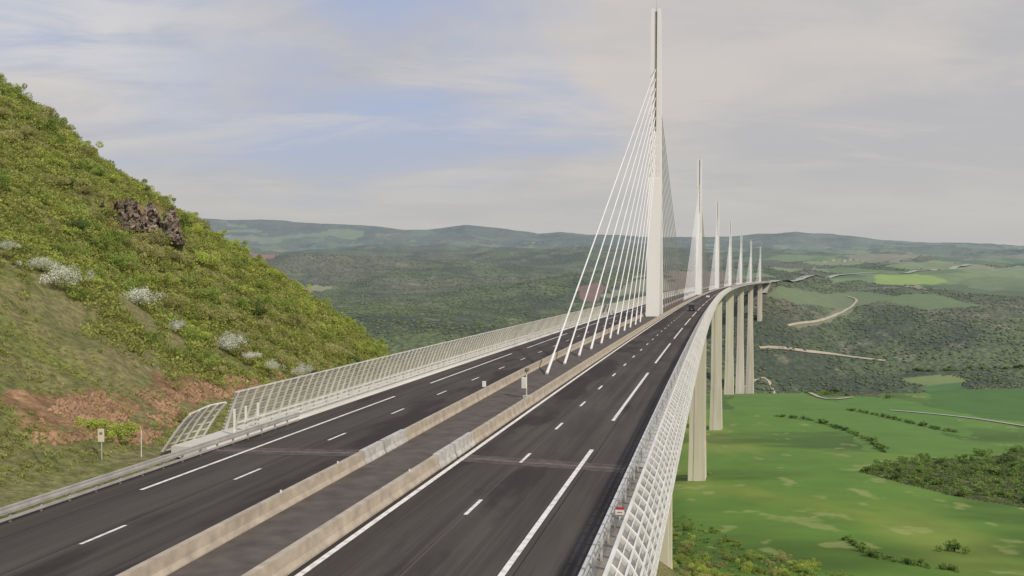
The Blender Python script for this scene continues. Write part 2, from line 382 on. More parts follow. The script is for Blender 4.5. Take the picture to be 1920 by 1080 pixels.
us=np.concatenate([np.linspace(-1.5,-.6,30)[:-1],np.linspace(-.6,.62,640),np.linspace(.62,1.5,30)[1:]])
ys=np.concatenate([np.exp(np.linspace(math.log(4),math.log(280),40))[:-1],np.exp(np.linspace(math.log(280),math.log(5000),620))[:-1],np.exp(np.linspace(math.log(5000),math.log(20000),150))])
X,Y,Z,V,Fa=grid(us,ys,T)
me=fast_mesh('ground',V,Fa,True); col,fo=ground_paint(X,Y); paint(me,col,fo)
tag(link('ground',me,M['terrain']),kind='structure',label='wide valley floor and plateau of green fields and wooded slopes')
# ---------------------------------------------------------------- hillside
us=np.linspace(-1.35,.5,560); ys=np.concatenate([np.exp(np.linspace(math.log(9),math.log(175),460))[:-1],np.linspace(175,460,90)])
X,Y,Z,V,Fa=grid(us,ys,H)
me=fast_mesh('hillside',V,Fa,True)
soilW=W([(60,810),(110,750),(250,735),(330,735),(420,705),(520,700),(560,720),(500,745),(430,760),(330,800),(280,835),(200,825),(60,835)],H)
soil2=W([(195,425),(225,385),(290,375),(330,420),(325,462),(210,445)],H)
n=fbm(X/9,Y/9,111,5); n2=fbm(X/30,Y/30,115,4); n3=fbm(X/2.2,Y/2.2,119,4); n4=fbm(X/1.1,Y/1.1,139,3)
c=np.array((.23,.25,.078))*np.ones(X.shape+(3,))
t=ss(-.4,.5,n)[...,None]; c=c*(1-t)+np.array((.25,.225,.105))*t
t=ss(.1,.7,n3)[...,None]; c=c*(1-t*.6)+np.array((.14,.17,.055))*t*.6
t=ss(.2,.8,n2)[...,None]; c=c*(1-t)+np.array((.21,.26,.068))*t
k=pip(soilW,X+n*2.5,Y+n*4)|pip(soil2,X+n,Y+n); sm=(ss(-.15,.3,n*.6+n3*.9+n4*.7)*k)[...,None]*.9
sc=np.array((.31,.185,.105))*(1+.4*n4[...,None]); c=c*(1-sm)+sc*sm
paint(me,c,np.full(X.shape,.5))
tag(link('hillside',me,M['hill']),kind='structure',label='steep scrubby hillside rising on the left of the road')
# ---------------------------------------------------------------- leaf clouds
def leaves(cent,size,rg):
    n=len(cent); a=rg.normal(size=(n,3)); a/=np.linalg.norm(a,axis=1)[:,None]; b=rg.normal(size=(n,3)); b-=a*(a*b).sum(1)[:,None]; b/=np.linalg.norm(b,axis=1)[:,None]
    s=(size*rg.uniform(.6,1.3,n))[:,None]; a=a*s; b=b*s*.7
    V=np.stack([cent-a-b*.3,cent+b-a*.1,cent+a+b*.2,cent-b+a*.1],1).reshape(-1,3)
    return V,np.arange(n*4).reshape(-1,4)
def cloud_mesh(name,cent,size,rg,shade):
    V,Fa=leaves(cent,size,rg); me=fast_mesh(name,V,Fa)
    at=me.attributes.new('shade','FLOAT','POINT'); at.data.foreach_set('value',np.repeat(shade,4).astype(np.float32)); return me
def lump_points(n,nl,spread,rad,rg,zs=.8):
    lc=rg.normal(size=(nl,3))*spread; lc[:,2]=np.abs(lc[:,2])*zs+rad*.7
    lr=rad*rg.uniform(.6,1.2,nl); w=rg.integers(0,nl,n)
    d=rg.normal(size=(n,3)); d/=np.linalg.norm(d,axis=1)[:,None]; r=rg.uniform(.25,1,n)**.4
    p=lc[w]+d*(lr[w]*r)[:,None]; sh=rg.uniform(.8,1.2,n)*(.8+.25*r)*rg.uniform(.88,1.15,nl)[w]  # random leaf tone, plus painted shade: leaves inside a lump are darker
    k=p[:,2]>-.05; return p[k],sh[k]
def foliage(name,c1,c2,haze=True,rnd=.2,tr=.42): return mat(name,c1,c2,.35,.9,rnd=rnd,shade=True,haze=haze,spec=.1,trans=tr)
FM={'spring':foliage('spring_leaves',(.50,.56,.135),(.38,.45,.10),False),
    'mid':foliage('mid_leaves',(.35,.43,.11),(.26,.34,.085),False),
    'olive':foliage('olive_leaves',(.46,.43,.18),(.34,.33,.13),False),
    'dark':foliage('dark_leaves',(.18,.24,.075),(.13,.18,.055),False),
    'blossom':foliage('white_blossom',(.88,.88,.82),(.52,.56,.38),False,.1),
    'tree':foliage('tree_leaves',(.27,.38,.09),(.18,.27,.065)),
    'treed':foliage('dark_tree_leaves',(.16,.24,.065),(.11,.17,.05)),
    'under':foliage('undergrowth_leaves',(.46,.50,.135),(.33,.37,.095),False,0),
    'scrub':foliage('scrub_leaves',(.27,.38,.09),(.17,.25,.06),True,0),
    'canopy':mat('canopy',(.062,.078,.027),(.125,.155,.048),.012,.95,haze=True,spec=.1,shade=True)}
bush_me={}
for ki,kname in enumerate(('spring','mid','olive','dark','blossom')):
    L_=[]
    for v in range(3):
        rg=np.random.default_rng(100+v*31+ki*5)
        p,sh=lump_points(2800,18,.48,.30,rg,.65)
        if kname=='blossom':
            sh=sh*np.where(rg.uniform(size=len(sh))<.25,.5,1.1); p=p+rg.normal(size=p.shape)*.09
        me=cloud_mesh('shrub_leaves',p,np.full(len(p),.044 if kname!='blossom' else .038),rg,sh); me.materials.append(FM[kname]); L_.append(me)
    bush_me[kname]=L_
KL={'spring':('rounded yellow-green shrub among the many covering the steep left hillside','bright shrubs on the hillside'),
    'mid':('mid-green leafy shrub among the many covering the steep left hillside','green shrubs on the hillside'),
    'olive':('brownish olive shrub half in leaf on the steep left hillside','olive shrubs on the hillside'),
    'dark':('dark green shrub standing out on the steep left hillside','dark shrubs on the hillside')}
def bush(kind,x,y,z,r,label=None,group=None,name='shrub',cat='shrub'):
    o=bpy.data.objects.new(name,random.choice(bush_me[kind])); C.objects.link(o)
    o.location=(x,y,z-.1*r); o.scale=(r,r,r*random.uniform(.7,1.05)); o.rotation_euler=(0,0,random.uniform(0,6.3))
    lb,gp=(label,group) if label else KL[kind]
    tag(o,lb,cat,gp); return o
lineX=[-200,0,120,250,400,480,640,760]; lineY=[430,480,575,650,705,720,700,720]
def rockzone(px,py,y,gx=60,gy=40): return (((px-268)/gx)**2+((py-408)/gy)**2<1)&(y<153)
bl=[(75,490,1.2,'leftmost large white-blossoming shrub high on the left hillside') ,(118,518,1.6,'large white-blossoming shrub just right of the leftmost large one'),
    (255,555,2.2,'widest white-blossoming shrub in the middle of the left hillside'),(330,606,1.1,'small white-blossoming shrub low on the middle of the hillside'),
    (432,640,2.1,'pale blossoming shrub low on the slope above the red soil'),(470,662,1.0,'small pale blossoming shrub just right of the one above the red soil'),(512,680,1.0,'small white shrub near the foot of the slope behind the wind screen'),(568,690,1.2,'lowest and rightmost pale blossoming shrub just above the wind screen'),
    (15,455,.8,'small pale blossoming shrub at the left picture edge')]
blp=[]
for px,py,r,lb in bl:
    x,y,z=G(px,py+10,H); f_=.96; x*=f_; y*=f_; z=CAMH+(z-CAMH)*f_; blp.append((x,y,r))
    bush('blossom',x,y,z,r*.95,lb,None,'blossoming_shrub','shrub')
cnt=0; tries=0; placed=[]
while cnt<205 and tries<60000:
    tries+=1
    y=random.uniform(70,166); x=random.uniform(-.56,-.06)*y; z=float(H(x,y)); px,py=proj(x,y,z)
    if px<-20 or px>712 or py>np.interp(px,lineX,lineY): continue
    if rockzone(px,py,y): continue
    if x>ax(y)-19: continue
    r=random.uniform(.9,2.2)*(1.0 if y>100 else .7)
    if any((x-a)**2+(y-b)**2<((r+c_)*.62)**2 for a,b,c_ in placed): continue
    if any(abs(x/y-a/b)<(c_*.95+r*.7)/b and b-10<y<b+.5 for a,b,c_ in blp): continue
    placed.append((x,y,r)); cnt+=1
    nn=float(fbm(x/25,y/25,200,3))
    kind='spring' if nn>-.05 else ('mid' if nn>-.4 else 'olive')
    if random.random()<.32: kind=random.choice(['spring','mid','dark','olive','spring'])
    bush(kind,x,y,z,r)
for px,py,r,kd,lb in [(215,818,1.5,'spring','bushy yellow-green shrub at the foot of the red stony slope'),(165,800,.8,'spring','low green shrub left of the bushy one on red stony slope'),(340,790,1.0,'olive','low olive shrub on the bank behind the end wind screen')]:
    x,y,z=G(px,py,H); bush(kd,x,y,z,r,lb,None)
P_=[];SH=[];SZ=[]; rg=np.random.default_rng(77); NU=25000
yy=rg.uniform(44,170,NU)**1.0; xx=rg.uniform(-.72,.02,NU)*yy
zz=H(xx,yy); px,py=proj(xx,yy,zz); ok=(xx<ax(yy)-18.2)&(px<745)
above=py<np.interp(px,lineX,lineY)+rg.normal(size=NU)*28
gn=fbm(xx/7,yy/7,400,3)
ok&=(above|(gn>-.4))&~rockzone(px,py,yy,44,26)&~(pip(soilW,xx,yy)&(rg.uniform(size=NU)<.45))
for a,b,c_ in blp: ok&=~((np.abs(xx/yy-a/b)<(c_*.9)/b)&(yy>b-9)&(yy<b+.5))
for x,y,z,ab,g_ in zip(xx[ok],yy[ok],zz[ok],above[ok],gn[ok]):
    r=rg.uniform(.35,1.3) if ab else rg.uniform(.10,.30)*(1.7 if g_>.35 else 1)
    n_=44 if ab else 20
    d=rg.normal(size=(n_,3)); d/=np.linalg.norm(d,axis=1)[:,None]; d[:,2]=np.abs(d[:,2])*.75
    rr=rg.uniform(.4,1,n_); P_.append(np.array((x,y,z))+d*(r*rr)[:,None]); SH.append(rg.uniform(.75,1.2,n_)*rg.uniform(.6,1.15)*(.75+.25*rr)); SZ.append(np.full(n_,r*.10+.026))  # tone varies at random; inner leaves painted darker as shade within the clump
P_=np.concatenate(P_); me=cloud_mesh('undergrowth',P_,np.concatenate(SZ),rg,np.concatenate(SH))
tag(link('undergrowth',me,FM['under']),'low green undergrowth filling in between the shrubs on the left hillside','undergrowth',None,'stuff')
# ---------------------------------------------------------------- trees
def make_tree(kind,seed):
    rg=np.random.default_rng(seed)
    p,sh=lump_points(900,11,.27,.22,rg,.8); p[:,2]+=.12
    cm=cloud_mesh('tree_crown',p,np.full(len(p),.055),rg,sh); cm.materials.append(FM[kind])
    mb=MB(); mb.tube((0,0,-.1),(0.02,0,.5),.04,.02,6)
    for k in range(4):
        a=k*1.6+seed; mb.tube((0.01,0,.2+.04*k),(math.cos(a)*.25,math.sin(a)*.25,.5+.05*k),.018,.008,5)
    tm=bpy.data.meshes.new('tree_trunk'); tm.from_pydata([tuple(v) for v in mb.v],[],mb.f); tm.materials.append(M['trunk'])
    return cm,tm
TR=[make_tree('tree',1),make_tree('tree',2),make_tree('treed',3),make_tree('tree',4),make_tree('treed',5)]
def tree(x,y,h,label,group=None,k=None):
    z=float(T(x,y)); k=random.choice([0,1,3,0,1,3,2,4]) if k is None else k
    e=empty('tree',(x,y,z),random.uniform(0,6.3)); e.scale=(h*random.uniform(1.0,1.5),)*2+(h*random.uniform(.8,1.05),); tag(e,label,'tree',group)
    link('crown',TR[k][0],None,e); link('trunk',TR[k][1],None,e)
hedge_pts=[]
def tline(pts,n,h,label,group,jit=6):
    w=[G(*p)[:2] for p in pts]; seg=[math.dist(w[i],w[i+1]) for i in range(len(w)-1)]; tot=sum(seg)
    def at(f0):
        d=f0*tot; k=0
        while k<len(seg)-1 and d>seg[k]: d-=seg[k]; k+=1
        f=min(1,max(0,d/seg[k])); return w[k][0]*(1-f)+w[k+1][0]*f,w[k][1]*(1-f)+w[k+1][1]*f
    for i in range(n):
        x,y=at((i+random.uniform(-.45,.45)+.5)/n)
        tree(x+random.uniform(-jit,jit),y+random.uniform(-jit,jit),h*random.uniform(.5,1.25),label,group)
    for i in range(int(tot/2.5)):
        x,y=at(random.random()); hedge_pts.append((x+random.uniform(-jit,jit)*.6,y+random.uniform(-jit,jit)*.6,h*random.uniform(.12,.28)))
def inpatch(poly):
    xs=[p[0] for p in poly]; ys_=[p[1] for p in poly]
    while True:
        x=random.uniform(min(xs),max(xs)); y=random.uniform(min(ys_),max(ys_))
        if pip(poly,np.array([x]),np.array([y]))[0]: return x,y
for _ in range(105):
    x,y=inpatch(woodW[0]); tree(x,y,6.0*random.uniform(.5,1.2),'broad green tree in the copse between the two lower right fields','copse trees among the fields')
for _ in range(2200):
    x,y=inpatch(woodW[0]); hedge_pts.append((x,y,random.uniform(.7,2.4)))
tline([(1450,780),(1520,788),(1580,805),(1635,828),(1662,850)],36,4.5,'small hedgerow tree in the line crossing the bright field right of the piers','hedgerow trees across the bright field',2)
tline([(1585,768),(1640,778),(1700,792),(1760,806),(1800,812)],26,5,'small tree in the short hedge on the far bright fields','hedge trees on the far fields',2)
tline([(1445,735),(1560,741),(1650,746)],30,8,'tree in the wood edge at the far end of the bright field','wood edge trees behind the bright field',12)
tline([(1700,698),(1800,694),(1925,690)],20,8,'tree in the row above the dark green field at far right','trees above the dark green field',8)
tline([(1815,712),(1870,716),(1925,722)],14,5,'low tree in the short row on the dark green field at far right','row on the dark green field',4)
tline([(1585,1012),(1640,1045),(1700,1058),(1800,1072)],24,3.0,'small bushy tree in the hedge along the bottom right field edge','hedge at the bottom right',1.5)
for px,py,h,lb in [(1790,1035,6.5,'single round tree standing alone low in the right field'),(1842,855,9,'tallest tree standing above the copse at the right edge'),(1312,890,5,'small dark tree at the foot of the nearest full concrete pier')]:
    x,y,z=G(px,py); tree(x,y,h,lb,None,0)
BX=[1245,1330,1420,1600]; BY=[955,990,1035,1080]
tbm=0
while tbm<75:
    px=random.uniform(1250,1590); py=random.uniform(955,1095); 
    if py< np.interp(px,BX,BY): continue
    x,y,z=G(px,py); bush(random.choice(['spring','mid','olive','mid']),x,y,z,random.uniform(1.7,3.5),'green bush on the rough slope below the road at the bottom right','bushes below the road'); tbm+=1
for _ in range(700):
    px=random.uniform(1240,1620); py=random.uniform(955,1115)
    if py< np.interp(px,BX,BY): continue
    x,y,z=G(px,py); hedge_pts.append((x,y,random.uniform(.5,1.6)))
hp=np.array(hedge_pts); rg=np.random.default_rng(31); zz=T(hp[:,0],hp[:,1]); n_=24
d=rg.normal(size=(len(hp),n_,3)); d/=np.linalg.norm(d,axis=2)[...,None]; d[...,2]=np.abs(d[...,2])*.85; rr=rg.uniform(.4,1,(len(hp),n_))
P_=(np.stack([hp[:,0],hp[:,1],zz],-1)[:,None]+d*(hp[:,2][:,None]*rr)[...,None]).reshape(-1,3)
SH=(rg.uniform(.75,1.2,(len(hp),n_))*rg.uniform(.6,1.2,(len(hp),1))).ravel(); SZ=np.repeat(hp[:,2]*.2+.08,n_)
me=cloud_mesh('scrub',P_,SZ,rg,SH)
tag(link('scrub',me,FM['scrub']),'low scrub and hedge growth between the trees on the valley fields','scrub',None,'stuff')
# far canopy (uncountable)
rg=np.random.default_rng(5); n_=70000
yy=np.exp(rg.uniform(math.log(1380),math.log(4800),n_)); uu=rg.uniform(-.3,.6,n_); xx=uu*yy
colr,ff=ground_paint(xx,yy)
ok=(ff>.5)&((fbm(xx/90,yy/90,301,4)>-.35)); xx=xx[ok][:19000]; yy=yy[ok][:19000]; zz=T(xx,yy)
t=(1+5**.5)/2; ico=np.array([(-1,t,0),(1,t,0),(-1,-t,0),(1,-t,0),(0,-1,t),(0,1,t),(0,-1,-t),(0,1,-t),(t,0,-1),(t,0,1),(-t,0,-1),(-t,0,1)],float)/1.9
icf=np.array([(0,11,5),(0,5,1),(0,1,7),(0,7,10),(0,10,11),(1,5,9),(5,11,4),(11,10,2),(10,7,6),(7,1,8),(3,9,4),(3,4,2),(3,2,6),(3,6,8),(3,8,9),(4,9,5),(2,4,11),(6,2,10),(8,6,7),(9,8,1)])
r=rg.uniform(2.0,5.0,len(xx)); Vv=ico[None]*r[:,None,None]*rg.uniform(.75,1.25,(len(xx),12,1)); Vv[...,2]*=.7
Vv+=np.stack([xx,yy,zz+r*.15],-1)[:,None]; Ff=(icf[None]+np.arange(len(xx))[:,None,None]*12).reshape(-1,3)
me=fast_mesh('woodland',Vv.reshape(-1,3),Ff,False); at=me.attributes.new('shade','FLOAT','POINT'); at.data.foreach_set('value',np.repeat(rg.uniform(.75,1.2,len(xx)),12).astype(np.float32))
tag(link('woodland',me,FM['canopy']),'far woodland covering the slopes of the river valley','woodland',None,'stuff')
# ---------------------------------------------------------------- tracks and lanes on the valley
def ribbon(name,pts,w,m,lift,label,world=None,flat=False):
    p=[G(*q)[:2] for q in pts] if world is None else world
    out=[]
    for i in range(len(p)-1):
        p0=p[max(0,i-1)];p1=p[i];p2=p[i+1];p3=p[min(len(p)-1,i+2)]
        nn=max(4,int(math.dist(p1,p2)/10))
        for k in range(nn):
            t=k/nn; out.append(tuple(.5*((2*b)+(-a+c)*t+(2*a-5*b+4*c-d)*t*t+(-a+3*b-3*c+d)*t**3) for a,b,c,d in zip(p0,p1,p2,p3)))
    out.append(p[-1]); mb=MB(); vs=[]
    for i,q in enumerate(out):
        a=out[max(0,i-1)]; b=out[min(len(out)-1,i+1)]; dx,dy=b[0]-a[0],b[1]-a[1]; l=math.hypot(dx,dy) or 1
        nx,ny=dy/l*w/2,-dx/l*w/2
        for k in(-1,0,1):
            X_,Y_=q[0]+nx*k,q[1]+ny*k; vs.append((X_,Y_,float(T(X_,Y_) if not flat else T(q[0],q[1]))+lift))
    fs=[]
    for i in range(len(out)-1): fs+=[(3*i,3*i+1,3*i+4,3*i+3),(3*i+1,3*i+2,3*i+5,3*i+4)]
    mb.add(vs,fs)
    tag(mb.build(name,m),label,None,None,'structure')
ribbon('country_road',[(1668,770),(1740,776),(1830,786),(1930,801)],6,M['lane'],.8,'pale country road between the far right fields')
ribbon('dirt_track',[(1424,654),(1500,658),(1580,668),(1660,677)],10,M['track'],1.8,'sandy track across the wooded gorge slope')
ribbon('field_path',[(1390,731),(1450,734),(1520,738),(1600,746)],6,M['track'],1.0,'sandy path along the far edge of the bright field')
ribbon('winding_track',[(1478,612),(1545,600),(1590,580),(1606,564),(1588,556)],7,M['track'],1.6,'winding pale track on the wooded slope')
e0=RP(2531,0); e1=RP(2480,0)
pw=[(e1[0],e1[1]),(e0[0],e0[1])]+[G(*q)[:2] for q in [(1500,524),(1560,519),(1640,512),(1720,508),(1790,502),(1815,496)]]
ribbon('motorway',None,26,M['lane'],2.2,'pale motorway running on across the plateau beyond the bridge',pw,True)
# ---------------------------------------------------------------- road
def sheet(name,o0,o1,ys_,z,m,label,segs=8,left=None):
    V=[];A=[]
    offs=np.linspace(o0,o1,segs+1)
    if o0<0<o1 and left is None: offs=np.unique(np.append(offs,0.0))
    for y in ys_:
        oo=offs if left is None else np.linspace(left(y),o1,segs+1)
        for o in oo: V.append(RP(y,o,z)); A.append((o,y,0))
    nx=len(offs); i=np.arange(len(ys_)-1)[:,None]*nx+np.arange(nx-1)[None]; Fa=np.stack([i,i+1,i+1+nx,i+nx],-1).reshape(-1,4)
    me=fast_mesh(name,V,Fa); at=me.attributes.new('rc','FLOAT_VECTOR','POINT'); at.data.foreach_set('vector',np.array(A,np.float32).ravel())
    return tag(link(name,me,m),label,None,None,'structure')
sheet('road',-12.9,13.2,yr(8,2531),0,M['asphalt'],'dark asphalt motorway with two carriageways',12)
sheet('median_strip',-2.5,2.5,yr(8,2531),.03,M['median'],'brownish strip between the two concrete barriers',8,left=lambda y:LB(y)+.2)
mk=MB()
def mark(o,w,y0,y1,z=.022,of=None):
    mk.sweep([(o-w/2,z),(o+w/2,z)],yr(y0,y1),closed=False,of=of)
mark(3.45,.26,8,2531); mark(-.75,.24,8,2531,of=LB)
y=20.3
while y<2500: mark(6.9,.18,y,y+3); y+=12.5
y=24.8-12.5
while y<2500: mark(-6.8,.18,y,y+3); y+=12.5
y=25.9
while y<2480: mark(10.35,.25,y,y+37.5); y+=50
y=-2.1-1+50
while y<2480: mark(-10.35,.23,y,y+39); y+=50
mark(-10.35,.23,8,36)
tag(mk.build('road_markings',M['paint']),'white painted lane lines on the motorway',None,None,'structure')
# ---------------------------------------------------------------- viaduct
via=empty('viaduct',RP(58,0)); tag(via,'long pale cable-stayed viaduct with seven pylons curving across the valley','bridge')
def vbuild(mb,name,m,par=via,origin=None,**k):
    O=Vector(origin) if origin is not None else Vector(via.location)
    vs=[Vector(v)-O for v in mb.v]; me=bpy.data.meshes.new(name); me.from_pydata([tuple(v) for v in vs],[],mb.f); me.update()
    base=Vector(via.location) if par is via else via.location+par.location
    return link(name,me,m,par,O-base)
mb=MB(); mb.sweep([(-15.7,.1),(-15.7,-.45),(-8.6,-2.4),(-3.6,-4.2),(3.6,-4.2),(8.6,-2.4),(15.7,-.45),(15.7,.1),(13.25,.12),(13.2,-.03),(0,-.03),(-13.2,-.03),(-13.25,.12)],yr(58.4,2531)); vbuild(mb,'deck',M['deck'])
mb=MB(); mb.sweep([(-13.1,-.03),(-13.1,-2.4),(8.6,-16),(14.3,-16),(14.3,-.6),(15.7,-.4),(15.7,.1),(13.25,.12),(13.2,-.03),(0,-.03)],yr(8,57.9)); vbuild(mb,'abutment',M['wallc'])
for a_,b_ in((-12.6,-2.2),(3.2,12.9)):
    mb=MB(); mb.sweep([(a_,.014),(b_,.014)],[57.85,58.25],closed=False); vbuild(mb,'expansion_joint',M['joint'])
    mb=MB(); mb.sweep([(a_,.008),(b_,.008)],[57.0,59.2],closed=False); vbuild(mb,'joint_apron',M['apron'])
stay_count=0
PY=[275+342*i for i in range(7)]
for i,Yp in enumerate(PY):
    O=RP(Yp,0); ang=-math.atan(dax(Yp)); Rm=Matrix.Rotation(ang,3,'Z'); OV=Vector(O)
    def place(mb): mb.v=[tuple(OV+Rm@Vector(v)) for v in mb.v]
    mb=MB()
    for s in(-1,1):
        mb.loft([(0,s*7.8,-.2,3.5,3.2),(0,s*1.7,38,3.3,2.8)])
    mb.loft([(0,0,37.0,3.26,6.0),(0,0,39.5,3.22,5.6),(0,0,51,3.05,4.6)])
    for s in(-1,1):
        mb.loft([(s*.9,0,51,1.24,4.6),(s*.86,0,69,1.1,3.4),(s*.82,0,84.8,.94,2.6)])
    place(mb); pyl=vbuild(mb,'pylon',M['pylon'],via,O)
    if i==0: pyl['label']='nearest and tallest looking white pylon of the viaduct'
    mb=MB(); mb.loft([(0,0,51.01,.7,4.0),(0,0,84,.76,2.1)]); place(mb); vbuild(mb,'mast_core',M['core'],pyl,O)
    mb=MB(); mb.tube((0,0,83.8),(0,0,87.5),.09,.04,6); mb.box((.5,0,85.0),(.5,.5,.5)); place(mb); vbuild(mb,'lightning_rod',M['steel'],pyl,O)
    rest=MB()
    for s in(-1,1):
        for k in range(11):
            d=48+12.5*k; p=RP(Yp+s*d/1.022,0,.1); zt=42.0+2.6*k
            yt=(2.0 if zt<51 else 1.6)*s
            q=OV+Rm@Vector((0,yt,zt))
            P0=Vector(p); dd=(q-P0).normalized()
            tb=rest if stay_count>=99 else MB()
            tb.tube(P0,P0+dd*5.0,.17,.15,8); tb.tube(P0+dd*5.0,q,.105,.105,8 if i<2 else 5)
            if tb is not rest:
                vbuild(tb,'stay_cable',M['stay'],pyl,p); stay_count+=1
    if rest.v: tag(vbuild(rest,'stay_cables',M['stay'],pyl,O),kind='stuff')
    zt=-4.3; foot=float(T(O[0],O[1]))-O[2]-4; mb=MB(); hgt=zt-foot
    split=max(foot+hgt*.15,zt-90)
    for s in(-1,1):
        mb.loft([(0,s*6.8,zt,9.0,4.0),(0,s*8.6,split,9.6,5.6)])
        mb.loft([(0,s*(6.8),zt-.01,3.2,4.5),(0,s*8.6,split,3.4,6.2)])
    f=(split-foot)/150
    mb.loft([(0,0,split+.5,9.7,23),(0,0,foot,9.7+7*f,23+4*f)])
    mb.loft([(0,0,split+.4,3.5,23.6),(0,0,foot,3.6+3*f,23.6+4*f)])
    mb.loft([(0,0,zt+.6,7.0,16.5),(0,0,zt,8.4,17.4)])
    place(mb); vbuild(mb,'pier',M['concrete'],via,O)
# ---------------------------------------------------------------- barriers in the median
def barrier(name,off,label,refl,of=None):
    gof=(lambda y:of(y)) if of else (lambda y:off)
    b=empty(name,RP(20,gof(20))); tag(b,label,'concrete barrier')
    pr=[(-.29,-.02),(-.28,.08),(-.18,.28),(-.14,.74),(.14,.74),(.18,.28),(.28,.08),(.29,-.02)]
    mb=MB(); mb.sweep(pr,yr(8,54.6),of=gof); mb.sweep(pr,yr(62.4,2531),of=gof); mb.build('concrete_wall',M['barrier'],b,b.location)
    for a_,c_ in((54.62,57.9),(58.2,62.38)):
        mb=MB(); mb.sweep([(o*1.1,z*1.08) for o,z in pr],[a_,c_],of=gof); mb.build('joint_cover',M['cover'],b,b.location)
    for y in refl:
        mb=MB(); p=Vector(RP(y,gof(y),.74)); mb.box(p+Vector((0,0,.07)),(.08,.04,.13)); mb.build('reflector',M['plate'],b,tuple(p))
barrier('concrete_barrier',-2.75,'weathered concrete barrier on the left side of the median',[44,51],of=LB)
barrier('concrete_barrier',2.75,'weathered concrete barrier beside the right carriageway',[50])
# ---------------------------------------------------------------- railings
def railing(off,y0,y1,label,rails,name='guard_railing',step=2.5,m='pale',toff=0,ph=1.0):
    g=empty(name,RP(y0,off)); tag(g,label,'guard rail')
    for (z,hh,w) in rails:
        mb=MB(); mb.sweep([(off-w/2,z),(off-w/2,z+hh),(off+w/2,z+hh),(off+w/2,z)],yr(y0,y1)); mb.build('rail',M[m],g,g.location)
    t=MB(); t.box((toff,0,ph/2),(.08,.12,ph)); t.box((toff*.5,0,ph*.62),(abs(toff)+.02,.06,.06))
    tm=bpy.data.meshes.new('railing_post'); tm.from_pydata([tuple(v) for v in t.v],[],t.f); tm.materials.append(M[m])
    rest=MB(); y=y0+.3; c_=0
    while y<min(y1,700):
        p=Vector(RP(y,off,-.02)); a=-math.atan(dax(y))
        if c_<98:
            o=link('post',tm,None,g,p-g.location); o.rotation_euler=(0,0,a); c_+=1
        else: rest.box(p+Vector((toff,0,ph/2)),(.08,.12,ph))
        y+=step
    if rest.v: tag(rest.build('posts',M[m],g,g.location),kind='stuff')
    return g
R3=[(.30,.10,.06),(.60,.10,.06),(.92,.13,.12)]
railing(-13.55,63,2531,'pale three-rail guard railing along the left edge of the bridge deck',R3,toff=-.15)
railing(13.55,12,2531,'pale three-rail guard railing inside the right wind screen',R3,toff=.15)
railing(-12.35,14,70,'galvanised two-beam guard rail on the left roadside before the bridge',[(.42,.07,.05),(.49,.1,.09),(.59,.1,.05),(.69,.07,.09),(.14,.12,.05)],step=2.0,m='steel',toff=-.12,ph=.75)
# ---------------------------------------------------------------- wind screens
PR_R=[(15.5,.1),(15.78,.5),(15.90,1.0),(15.88,1.55),(15.70,2.1),(15.40,2.6),(14.98,3.02)]
PR_L=[(15.58,.1),(15.42,.56),(15.26,1.02),(15.09,1.48),(14.91,1.94),(14.72,2.38),(14.50,2.82)]
def rib_mesh(sg,PROF,name='rib',wr=.12,fr=.055,m='pale'):
    mb=MB(); n=len(PROF); vs=[]
    for i,(o,z) in enumerate(PROF):
        a=PROF[max(0,i-1)]; b=PROF[min(n-1,i+1)]; dx,dz=b[0]-a[0],b[1]-a[1]; l=math.hypot(dx,dz); nx,nz=dz/l,-dx/l
        w=wr-.05*i/n
        for e in(-1,1):
            for f in(-1,1): vs.append((sg*(o+nx*w*e),f*fr,(z+nz*w*e)))
    fs=[]
    for i in range(n-1):
        a=i*4; fs+=[(a,a+1,a+5,a+4),(a+1,a+3,a+7,a+5),(a+3,a+2,a+6,a+7),(a+2,a,a+4,a+6)]
    fs+=[(0,2,3,1),((n-1)*4,(n-1)*4+1,(n-1)*4+3,(n-1)*4+2)]
    mb.add(vs,fs)
    me=bpy.data.meshes.new(name); me.from_pydata([tuple(v) for v in mb.v],[],mb.f); me.materials.append(M[m]); return me
def screen(sg,y0,label,PROF,m,mp_,step,rw,fr):
    g=empty('wind_screen',RP(y0,sg*15.5)); tag(g,label,'wind screen')
    rm=rib_mesh(sg,PROF,m=m,fr=fr); y=y0; c_=0; rest=MB()
    vv=[Vector(v.co) for v in rm.vertices]; ff_=[tuple(p.vertices) for p in rm.polygons]
    while y<850:
        a=-math.atan(dax(y)); base=Vector(RP(y,0,0))+Vector((0,0,-.325))
        if c_<99:
            o=link('rib',rm,None,g,base-g.location); o.rotation_euler=(0,0,a); c_+=1
        else:
            Rm=Matrix.Rotation(a,3,'Z'); rest.add([base+Rm@v for v in vv],ff_)
        y+=step
    tag(rest.build('ribs',M[m],g,g.location),kind='stuff')
    ys_=yr(y0-.3,2531); npt=len(PROF)
    rows=[(k,0) for k in range(npt)]+[(k,.5) for k in range(npt-1)]
    for k,f in sorted(rows):
        o,z=PROF[k]
        if f: o=(o+PROF[k+1][0])/2; z=(z+PROF[k+1][1])/2
        o+=.08; w=(rw if not f else rw*.6) if k<npt-1 else .05
        mb=MB(); mb.sweep([(sg*(o-w),z-w),(sg*(o-w),z+w),(sg*(o+w),z+w),(sg*(o+w),z-w)],ys_); mb.build('rail',M[m],g,g.location)
    mb=MB(); mb.sweep([(sg*(o+.03),z) for o,z in PROF],ys_,closed=False); mb.build('pane',M[mp_],g,g.location,smooth=True)
    return g
gl=screen(-1,65.0,'long leaning pale wind screen along the left edge of the bridge',PR_L,'paleL','paneL',1.4,.042,.055)
gr=screen(1,13.4,'long white lattice wind screen along the right edge of the bridge',PR_R,'pale','pane',1.5,.03,.07)
